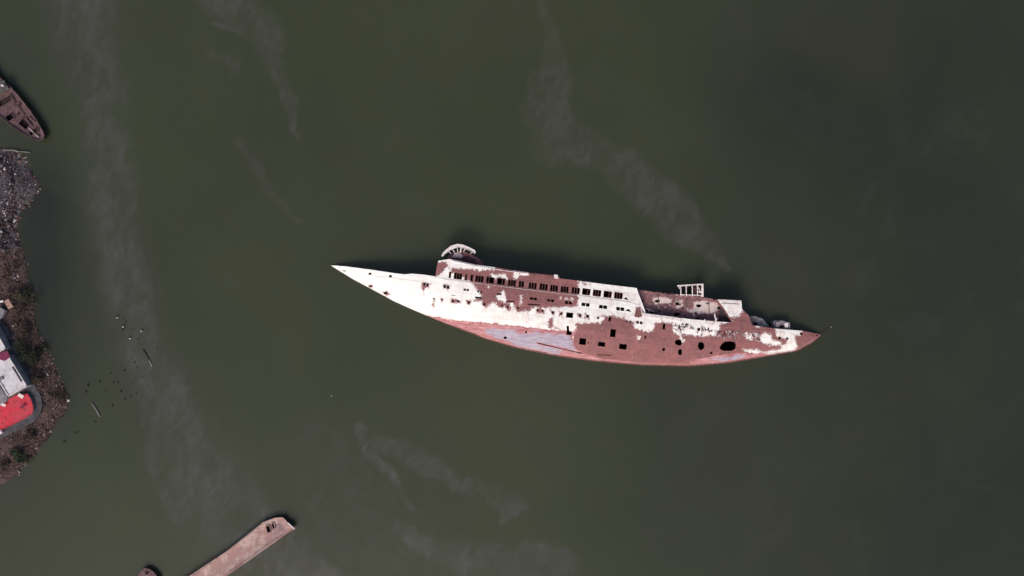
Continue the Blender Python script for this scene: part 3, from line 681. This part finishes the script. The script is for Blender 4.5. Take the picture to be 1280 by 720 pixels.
# boulders right at the waterline
wl = []
for i in range(330):
    k = rs.randint(1, 38); a = np.array(LAND[k]); b = np.array(LAND[k+1]); t = rs.rand(); p = a+(b-a)*t+rs.normal(0, 1.4, 2)
    q = P(p[0], p[1], 0); wl.append((q.x, q.y, .05, rs.uniform(.12, .42)))
rockmesh(wl, 'waterline_stones', BROWNR, rs, kind='stuff', label='half sunk stones edging the shore at the waterline', cat='stones')

# dry scrub (twigs nobody could count)
TWIG = island_mat('dry_twig', [(0, (.030, .022, .018)), (.5, (.11, .070, .060)), (.9, (.20, .125, .11)), (1, (.34, .25, .22))])
mb = MB()
for (x, y, z, s) in scatter(SHP, 2600, .3, 1.4, rs):
    a = rs.uniform(0, 6.28); l = s*1.1; e = rs.uniform(.1, .8)
    mb.bar((x, y, z), (x+math.cos(a)*l, y+math.sin(a)*l, z+l*e), rs.uniform(.04, .12), .04)
mb.build('dry_scrub', TWIG, None, kind='stuff', label='brown dead scrub and twigs covering the low shore', cat='scrub')

def leafmat(name, a, b):
    return island_mat(name, [(0, a), (.7, b), (1, tuple(v*1.5 for v in b))], .7)
GREEN = leafmat('dull_leaf', (.018, .024, .014), (.050, .060, .034)); GREEN2 = leafmat('fresh_leaf', (.018, .034, .012), (.045, .070, .032)); OLIVE = leafmat('dry_leaf', (.045, .036, .024), (.115, .082, .060))
def bush(px, py, r, h, mat, label, n=700, seed=0, group='bushes on the shore', kind='bush'):
    rr = np.random.RandomState(seed); z0 = lz(px, py); b = P(px, py, z0)
    e = empty(kind, b, label=label, cat='bush', group=group)
    cl = [(rr.normal(0, r*.45), rr.normal(0, r*.45), rr.uniform(.3, .9)*h, r*rr.uniform(.28, .5)) for _ in range(9)]
    V = []; F = []
    for i in range(n):
        cx, cy, cz, cr = cl[rr.randint(9)]; d = rr.normal(0, 1, 3); d /= np.linalg.norm(d); d *= cr*rr.uniform(.6, 1.1)
        c = np.array([cx, cy, cz])+d*np.array([1, 1, .7]); c[2] = max(c[2], .1)
        u = rr.normal(0, 1, 3); u /= np.linalg.norm(u); w_ = np.cross(u, rr.normal(0, 1, 3)); w_ /= np.linalg.norm(w_); s = rr.uniform(.10, .24)
        k = len(V); V += [c-u*s, c+w_*s*.5, c+u*s, c-w_*s*.5]; F.append((k, k+1, k+2, k+3))
    mesh('foliage', np.array(V)+np.array(b), F, mat, e)
    m = MB()
    for cx, cy, cz, cr in cl: m.tube([b+Vector((0, 0, -.2)), b+Vector((cx*.5, cy*.5, cz*.5)), b+Vector((cx, cy, cz))], [.09, .06, .02], 5)
    m.build('stems', TWIG, e)
bs_ = [(24, 432, 2.2, 2.0, GREEN, 'dark olive bush beside the grey road, nearest the white flat roof'),
       (34, 441, 2.8, 2.6, GREEN, 'largest dark green bush on the shore, east of the white roof'),
       (46, 447, 2.3, 2.0, GREEN, 'dark green bush overhanging the water east of the white roof'),
       (52, 437, 1.6, 1.6, GREEN, 'small dark bush right on the bank above the stones'),
       (24, 566, 2.1, 1.8, GREEN2, 'bright green bush below the red terrace'),
       (30, 574, 1.4, 1.2, GREEN, 'small dull green bush below the bright green one'),
       (36, 371, 2.2, 2.2, GREEN, 'dark bush on the bank edge above the road bend'),
       (20, 368, 2.4, 1.8, OLIVE, 'tan dry bush on the bank beside the wooden crate'),
       (12, 345, 2.0, 1.2, OLIVE, 'tan dry bush at the foot of the rubble'),
       (25, 393, 2.3, 1.8, OLIVE, 'reddish dry bush by the top of the grey road'),
       (31, 413, 1.9, 1.7, OLIVE, 'reddish dry bush just above the green bushes'),
       (47, 474, 1.8, 1.3, OLIVE, 'dry brown bush beside the road, right of the white roof'),
       (38, 541, 1.9, 1.2, OLIVE, 'dry brown bush below the red terrace corner'),
       (72, 497, 2.2, .9, OLIVE, 'low dry brown bush at the tip of the shore'),
       (6, 582, 2.0, 1.2, OLIVE, 'dry brown bush at the southern end of the shore')]
for i, (x, y, r_, h_, m_, l_) in enumerate(bs_): bush(x, y, r_*1.05, h_, m_, l_, 900, i)

# ------------------------------------------------------------------ houses
ROOFW = mottled('white_roof_render', (.52, .48, .50), (.62, .58, .60), (.34, .30, .32), .35, lo=.35, hi=.65)
WALLW = mottled('grey_wall', (.20, .19, .20), (.27, .255, .27), (.12, .11, .115), .5)
REDM = mottled('red_terrace_paint', (.56, .035, .055), (.46, .055, .075), (.20, .018, .03), .45, lo=.4, hi=.62)
GREYR = mottled('grey_concrete_roof', (.16, .15, .165), (.23, .21, .225), None, .5)
MAROON = mottled('maroon_cloth', (.14, .02, .05), (.20, .03, .08), None, .8)
def prismw(name, pl, z0, z1, mat, parent, **k):
    t = [P(x, y, z1) for x, y in pl]; b = [Vector((v.x, v.y, z0)) for v in t]
    return MB().hexa(b[::-1], t[::-1]).build(name, mat, parent, **k)
def parapet(pl, z1, w_, h_, mat, parent, name='parapet'):
    mb = MB(); q = [P(x, y, z1+h_/2) for x, y in pl]
    for a, b in zip(q, q[1:]+q[:1]):
        d = (b-a).normalized()*w_/2; mb.bar(a-d, b+d*.98, w_, h_)
    return mb.build(name, mat, parent)
# main house
h1 = empty('flat_roofed_house', P(0, 470, 2.1), label='white flat roofed house by the road, next to the red terrace', cat='house')
HP = [(11.5, 445), (34, 482.5), (10.5, 496), (-16, 453.5), (-5, 442)]
HP = [(10.4, 443.5), (34, 482.4), (10.3, 496.2), (-14, 457)]
prismw('wall', HP, 2.0, 4.6, WALLW, h1)
prismw('roof', [(10, 444.6), (33, 482.2), (10.7, 495), (-12.8, 457)], 4.603, 4.66, ROOFW, h1)
parapet([(10, 444.6), (33.2, 482.2), (10.6, 495.2), (-13, 457)], 4.6, .28, .35, PAINT, h1)
MB().bar(P(15.5, 458.5, 4.95), P(27, 477, 4.95), .3, .6).build('roof_upstand', GREYR, h1)
MB().bar(P(4, 472, 4.85), P(0, 474, 4.85), .9, .4).build('roof_vent', GREYR, h1)
dr = (P(34, 482.4, 4.6)-P(10.4, 443.5, 4.6)).normalized(); n_ = Vector((-dr.y, dr.x, 0))
c = P(25, 467.6, 4.6); c.z = 3.15; c += n_*.04
MB().bar(c-dr*.5, c+dr*.5, .08, 2.05).build('door', GREYR, h1)
h2 = empty('flat_roofed_house', P(-8, 425, 2.1), label='corner of a second white roofed house at the left edge, above the maroon awning', cat='house')
prismw('wall', [(-10, 404), (7.4, 435.4), (-10, 446), (-30, 412)], 2.0, 4.8, WALLW, h2)
prismw('roof', [(-10, 405.5), (6.4, 435.4), (-10, 445), (-29, 412)], 4.803, 4.86, ROOFW, h2)
parapet([(-10, 405.2), (6.6, 435.3), (-10, 445.2), (-29, 412)], 4.8, .28, .3, PAINT, h2)
h3 = empty('low_outbuilding', P(-6, 488, 2.1), label='low grey roofed outbuilding between the white roof and red terrace', cat='outbuilding')
prismw('wall', [(-14, 463), (9.6, 496.8), (7, 502), (-20, 516)], 2.0, 4.0, WALLW, h3)
prismw('roof', [(-13, 464.5), (8.6, 496.6), (6.5, 501), (-19, 514)], 4.003, 4.06, GREYR, h3)
# awning
aw = empty('awning', P(5, 445, 2.1), label='dark maroon awning between the two white roofs', cat='awning')
mb = MB(); t = [P(-4, 441.5, 5.05), P(9.5, 439, 4.95), P(12.5, 446.5, 4.95), P(6, 451, 5.05), P(-4, 449, 5.1)]
mb.hexa([v-Vector((0, 0, .06)) for v in t][::-1], t[::-1]); mb.build('canopy', MAROON, aw)
for x, y in ((9, 440), (1, 441.5)): MB().tube([P(x, y, 2.1), P(x, y, 4.9)], .05, 6).build('pole', GREYP, aw)
# red terrace
te = empty('red_terrace', P(20, 512, 2.1), label='raised terrace painted bright red, beside the white flat roofed house', cat='terrace')
TP = [(10, 498.5), (22, 493), (33.5, 492), (38.5, 499), (41, 507), (41.5, 514), (38.5, 518.5), (28, 524.5), (16, 530.6), (3, 536.5), (-14, 543), (-18, 518)]
prismw('base', TP, 2.0, 2.95, WALLW, te)
c_ = np.array(TP).mean(0); prismw('floor', [tuple(c_+(np.array(p)-c_)*.985) for p in TP], 2.954, 3.0, REDM, te)
mb = MB()
for a, b in zip(TP[2:10], TP[3:11]): mb.bar(P(*a, 3.1), P(*b, 3.1), .16, .25)
mb.build('kerb', REDM, te)
def box(name, x, y, w_, d_, h_, z0, ang, mat, label, cat, group=None):
    c = P(x, y, z0); u = Vector((math.cos(ang), math.sin(ang), 0))*w_/2; v = Vector((-math.sin(ang), math.cos(ang), 0))*d_/2
    b = [c-u-v, c+u-v, c+u+v, c-u+v]; e = empty(name, c, label=label, cat=cat, group=group)
    mb = MB(); mb.hexa(b, [q+Vector((0, 0, h_)) for q in b]); mb.build('body', mat, e)
    MB().hexa([Vector(((q.x-c.x)*1.08+c.x, (q.y-c.y)*1.08+c.y, z0+h_+.004)) for q in b], [Vector(((q.x-c.x)*1.08+c.x, (q.y-c.y)*1.08+c.y, z0+h_+.07)) for q in b]).build('lid', mat, e)
    return e
def table(x, y, ang, mat, label, w_=1.5, d_=.8):
    c = P(x, y, 3.0); e = empty('table', c, label=label, cat='table'); u = Vector((math.cos(ang), math.sin(ang), 0)); v = Vector((-u.y, u.x, 0)); z = Vector((0, 0, 1))
    MB().hexa([c+u*a*w_/2+v*b*d_/2+z*.72 for a, b in ((-1, -1), (1, -1), (1, 1), (-1, 1))], [c+u*a*w_/2+v*b*d_/2+z*.76 for a, b in ((-1, -1), (1, -1), (1, 1), (-1, 1))]).build('table_top', mat, e)
    for a in (-1, 1):
        for b in (-1, 1):
            q = c+u*a*w_*.43+v*b*d_*.4; MB().bar(q, q+z*.72, .06, .06).build('leg', GREYP, e)
table(28, 494.5, R(-30), PAINT, 'white table at the top edge of the red terrace', 1.7, 1.0)
table(5, 505, R(-25), PAINT, 'long white table at the left side of the red terrace', 2.2, .8)
table(30, 508, R(20), MAROON, 'dark red table in the middle of the red terrace')
box('storage_box', 1, 539, 1.4, 1.6, .9, 2.16, R(30), PAINT, 'white storage box on the pavement below the red terrace', 'box')
box('wooden_crate', 13, 380, 1.5, 2.6, .8, lz(13, 380), R(30), mottled('pale_timber', (.30, .17, .13), (.38, .24, .19), None, 1.2), 'pale wooden crate among scrub at the top of the road', 'crate')
box('storage_box', 2, 377, 1.6, .6, .5, lz(2, 377), R(5), PAINT, 'thin white box at the left edge above the road', 'box')
box('water_tank', 3, 391, 2.4, 2.8, 1.2, lz(3, 391)+.3, R(-30), GREYR, 'grey water tank beside the head of the road', 'tank')

# ------------------------------------------------------------------ other wrecks
BOATM = mottled('rusted_boat_deck', (.095, .052, .056), (.155, .090, .095), (.045, .026, .028), .7)
BOATD = mottled('dark_boat_side', (.030, .020, .020), (.060, .034, .034), None, .7)
def boat(name, outline, zdeck, holes, label, cat, deckmat, sidemat, bul=.35, base=None, step=2.5, parts=()):
    c = np.array(outline).mean(0); e = empty(name, P(c[0], c[1], 0), label=label, cat=cat)
    zf = lambda x, y: zdeck-.35+.35*np.clip(1-edist(outline, x, y)/9., 0, 1)+.04*(fbm(x/4., y/4., 3)-.5)
    V, F, o = cdt(outline, holes, step)
    q = np.array(o); z = zf(V[:, 0], V[:, 1]); mesh('deck', Pn(V[:, 0], V[:, 1], z), F, deckmat, e, True)
    # sides with bulwark
    m = len(q); cz = zdeck+bul; T = Pn(q[:, 0], q[:, 1], 0*q[:, 0]+cz); B = T.copy(); B[:, 2] = -1; cc = T.mean(0)
    B[:, :2] = cc[:2]+(B[:, :2]-cc[:2])*.93; I = T.copy(); d = cc-I; I[:, :2] += (d/np.linalg.norm(d[:, :2], axis=1)[:, None])[:, :2]*.22; I2 = I.copy(); I2[:, 2] = zdeck-.3
    Vv = np.concatenate([B, T, I, I2]); Ff = [(k*m+i, k*m+(i+1) % m, (k+1)*m+(i+1) % m, (k+1)*m+i) for k in range(3) for i in range(m)]
    mesh('hull', Vv, Ff, None, e, mats=[sidemat, deckmat], fm=[0]*m+[1]*2*m)
    for h in holes:
        o_ = pocket('hatch', h, zf, 1.3, e, mat=BOATD)
        qq = np.array(h); mb = MB(); zz_ = zdeck+.02
        for a, b in zip(qq, np.roll(qq, -1, 0)): mb.bar(P(*a, zz_), P(*b, zz_), .16, .3)
        mb.build('coaming', deckmat, o_)
    return e
BO = [(-34, 62), (-18, 76), (0, 97.5), (12, 107), (25, 122), (37.5, 138), (47, 152), (53, 163), (55.5, 169.5), (54, 174), (49, 175.5), (42, 174), (30, 168), (15, 158), (4, 149), (-14, 134), (-38, 108), (-42, 80)]
def orect(cx, cy, w, h, a): return rect(cx, cy, w, h, R(a))
e = boat('derelict_boat', BO, 1.6, [orect(12.5, 146.6, 10, 8, -34), orect(30.5, 155, 13, 9, 40), orect(42.3, 164.8, 12, 6, -32), orect(24.5, 130.5, 3.4, 2.4, 40), orect(22, 143, 3, 2, 20), orect(6, 126.5, 23, 8, -30)],
     'rusty derelict boat with open hatches at the upper left shore', 'boat', BOATM, BOATD, .4)
MB().hexa([P(x, y, 1.3) for x, y in [(-8, 104), (5, 100), (11, 111), (-2, 118)]][::-1], [P(x, y, 2.7) for x, y in [(-8, 104), (5, 100), (11, 111), (-2, 118)]][::-1]).build('wheelhouse', mottled('greenish_steel', (.045, .048, .045), (.085, .085, .08), (.2, .19, .18), .9), e)
mb = MB()
for (a, b) in [((13, 121), (40, 158)), ((22, 150), (40, 140)), ((33, 163), (49, 156)), ((9, 137), (24, 128)), ((36, 146), (44, 152))]: mb.bar(P(*a, 1.75), P(*b, 1.75), .3, .25)
mb.build('deck_beams', BOATM, e)
MB().bar(P(36, 160, 1.9), P(48, 171.5, 1.9), .35, .3).build('bow_rail', GREYP, e)
MB().tube([P(2.5, 106.5, 2.7), P(3, 107, 3.6)], .4, 8).build('vent', PAINT, e)

BARGE_D = mottled('faded_pink_deck', (.34, .195, .175), (.46, .32, .28), (.30, .245, .23), .35, lo=.44, hi=.58)
BARGE_D.name = 'barge_deck'
BA = [(180, 760), (237, 719.8), (283, 689), (329, 652.6), (343.8, 647), (353.5, 646.6), (357.4, 650.4), (362, 655.6), (368, 661), (356, 669.5), (313.8, 699), (284, 719.6), (215, 770)]
e = boat('barge', BA, 1.5, [orect(335.6, 661.4, 5, 8.5, -15), orect(341.6, 657.4, 3.4, 7.5, -15)], 'long flat pinkish barge with a small dark hatch near its squared end', 'barge', BARGE_D, BOATD, .16)
MB().hexa([P(x, y, 1.1) for x, y in [(342, 660), (351, 651), (360, 657), (361, 661), (352, 667), (343, 670)]], [P(x, y, 1.22) for x, y in [(342, 660), (351, 651), (360, 657), (361, 661), (352, 667), (343, 670)]]).build('bow_plate', mottled('stained_plate', (.24, .15, .15), (.33, .22, .22), (.16, .10, .10), .6), e)
MB().bar(P(360, 653.5, 1.8), P(368.5, 661.5, 1.8), .3, .4).build('end_beam', PAINT, e)
MB().bar(P(364, 663.8, 1.75), P(369, 658.6, 1.75), .2, .2).build('end_beam', BARGE_D, e)
mb = MB()
for a, b in [((240, 722), (328, 656)), ((286, 716.5), (352, 669.8))]: mb.bar(P(*a, 1.72), P(*b, 1.72), .22, .12)
mb.build('side_rail', BARGE_D, e)
BO2 = [(150, 752), (173, 718), (176.5, 713), (181, 710), (187, 711.5), (192, 715), (198, 722), (200, 760)]
boat('sunken_boat', BO2, 1.1, [orect(183.5, 716.5, 4, 3, 0)], 'rounded rusty bow of a small boat at the lower edge, left of the barge', 'boat', BOATM, BOATD, .25)

# ------------------------------------------------------------------ posts, logs, birds
WOODD = mottled('wet_timber', (.032, .031, .028), (.055, .050, .045), None, 1.5)
WOODG = mottled('bleached_timber', (.16, .145, .13), (.24, .22, .20), (.08, .07, .06), 1.5)
def post_mesh(r, h, lean, seed):
    rr = random.Random(seed); mb = MB()
    mb.tube([(0, 0, -1.2), (lean*.3, 0, h*.4), (lean, 0, h)], [r, r*.92, r*.78], 9)
    me = bpy.data.meshes.new('pier_post'); me.from_pydata([(v[0]+rr.uniform(-.03, .03), v[1]+rr.uniform(-.03, .03), v[2]) for v in mb.V], [], mb.F); me.materials.append(WOODD); return me
PM = [post_mesh(.34, .75, .1, 1), post_mesh(.28, .5, -.12, 2), post_mesh(.42, .9, .05, 3), post_mesh(.25, .35, .15, 4)]
c6 = [(215, 110), (262, 185), (400, 215), (313, 268), (432, 290), (268, 410), (288, 438), (310, 478), (190, 460), (212, 500), (115, 522), (345, 548), (270, 595), (383, 610), (25, 585), (70, 648), (165, 592), (190, 655), (302, 665), (262, 695), (130, 590), (225, 135), (200, 195), (460, 330)]
posts = [(120+x/6, 380+y/6) for x, y in c6]+[(50+x/6, 460+y/6) for x, y in [(445, 103), (490, 165), (545, 282), (640, 235), (415, 405), (285, 480), (270, 487), (188, 550), (175, 553), (98, 610), (585, 110), (345, 180), (765, 65), (360, 130), (610, 180)]]
places = {5: 'upper post of the short leaning row beside the floating timber'}
rp = random.Random(9)
for i, (x, y) in enumerate(posts):
    o = bpy.data.objects.new('pier_post', PM[rp.randrange(4)]); C.objects.link(o); o.location = P(x, y, 0)
    o.rotation_euler = (0, 0, rp.uniform(0, 6.28)); s = rp.uniform(.45, .85); o.scale = (s, s, s)
    near_shore = x < 122 and y > 520
    row = sorted([p for p in posts if p[0] < 122 and p[1] > 520])
    RL = ['dark stump of the short row nearest to the shore', 'second dark stump of the short row counted from the shore', 'third dark stump of the short row, touching the second', 'fourth dark stump of the short row, first of the upper close pair', 'fifth dark stump of the short row, second of the upper close pair', 'last dark stump of the short row, standing below the lone grey log']
    uniq = {posts.index(max(posts)): 'dark pier stump farthest out from the shore, right of all the others', posts.index(min(posts, key=lambda p: p[1])): 'dark pier stump farthest up, right beside the highest gull',
            posts.index(min([p for p in posts if p[1] < 520])): 'dark pier stump of the loose cluster closest to the shore tip'}
    if near_shore:
        tag(o, RL[row.index((x, y))], 'post', 'posts of the short row by the shore tip'); continue
    if i in uniq:
        tag(o, uniq[i], 'post', 'loose cluster of pier stumps'); continue
    tag(o, 'dark pier stump among the gulls, above the dark floating timber' if y < 440 else ('dark pier stump of the scattered group left of the dark floating timber' if y < 478 else 'dark pier stump on the lower left fringe of the cluster, above the lone grey log'), 'post', 'loose cluster of pier stumps'); continue
    tag(o, 'dark rotten pier post in the short row running down to the shore tip' if near_shore else 'dark rotten pier stump standing in the slick, one of the loose cluster off the shore', 'post', 'posts of the short row by the shore tip' if near_shore else 'loose cluster of pier stumps')
def log(a, b, r_, mat, label, z=.12, name='floating_log'):
    A = P(*a, z); B = P(*b, z); m_ = (A+B)/2+Vector((.15, .1, .03)); c = (A+B)/2
    o = MB().tube([A, A.lerp(m_, .6), m_, m_.lerp(B, .5), B], [r_*.7, r_, r_*.95, r_, r_*.75], 8).build(name, mat, None, smooth=True); return tag(o, label, 'log')
log((179, 437), (188, 455), .24, WOODD, 'dark waterlogged timber lying among the pier stumps')
log((184.5, 447), (190, 458), .20, WOODG, 'pale splintered timber beside the dark one among the pier stumps')
log((114, 502.5), (125, 521), .24, WOODG, 'pale grey log floating alone between the shore tip and the stumps')
log((3, 187.5), (22, 188.5), .18, WOODG, 'pale pole lying at the top end of the rubble shore', .7)
log((18, 189.5), (38, 190.6), .14, WOODG, 'thinner pale pole sticking out over the water from the rubble', .55)
BIRD = mottled('white_plumage', (.70, .70, .70), (.60, .60, .60), None, 3)
def bird(x, y, z, ang, label):
    c = P(x, y, z); mb = MB(); e = .9
    prof = [(-.42, .02, .02), (-.30, .06, .03), (-.12, .14, .08), (.06, .15, .10), (.18, .09, .13), (.26, .08, .20), (.33, .06, .22), (.39, .015, .20)]
    d = Vector((math.cos(ang), math.sin(ang), 0))
    mb.tube([c+d*u*e+Vector((0, 0, h+.12)) for u, r_, h in prof], [r_*e for u, r_, h in prof], 8)
    o = mb.build('gull', BIRD, None, smooth=True); tag(o, label, 'bird', 'white gulls on the pier stumps')
    s = Vector((-d.y, d.x, 0)); m2 = MB(); m2.tube([c+s*.05, c+s*.05+Vector((0, 0, .1))], .012, 5); m2.tube([c-s*.05, c-s*.05+Vector((0, 0, .1))], .012, 5)
    m2.build('legs', RUST, o)
bl_ = ['white gull perched furthest up and left among the pier stumps', 'white gull perched second from the top of the stumps', 'white gull perched on the right hand side of the stumps', 'white gull perched lowest of the four, above the floating timber']
sl_ = ['low stump under the gull that sits furthest up and left', 'low stump under the second gull from the top', 'low stump under the gull furthest to the right', 'low stump under the lowest gull, above the floating timber']
for (x, y), l_, a in zip([(147, 397), (154.3, 408.5), (177, 414), (163, 423)], bl_, (0, 1, 2.4, 3.6)):
    bird(x, y, .62, a, l_)
    o = bpy.data.objects.new('pier_post', PM[1]); C.objects.link(o); o.location = P(x, y, .0)+Vector((0, 0, .12)); tag(o, sl_[bl_.index(l_)], 'post', 'stumps carrying a gull')
# small floating buoys
def buoy(x, y, r_, label):
    c = P(x, y, 0); mb = MB(); mb.tube([c+Vector((0, 0, z)) for z in (-.3*r_, .2*r_, .7*r_, 1.1*r_, 1.3*r_)], [.6*r_, r_, .9*r_, .45*r_, .1*r_], 10)
    o = mb.build('buoy', BIRD, None, smooth=True); tag(o, label, 'buoy'); m2 = MB(); m2.tube([c+Vector((0, 0, 1.3*r_)), c+Vector((0, 0, 1.6*r_))], .12*r_, 6); m2.build('mooring_eye', RUST, o)
buoy(86, 500.3, .42, 'white round buoy just off the tip of the shore')
buoy(414.5, 495, .16, 'tiny pale buoy alone in open water below the ship')
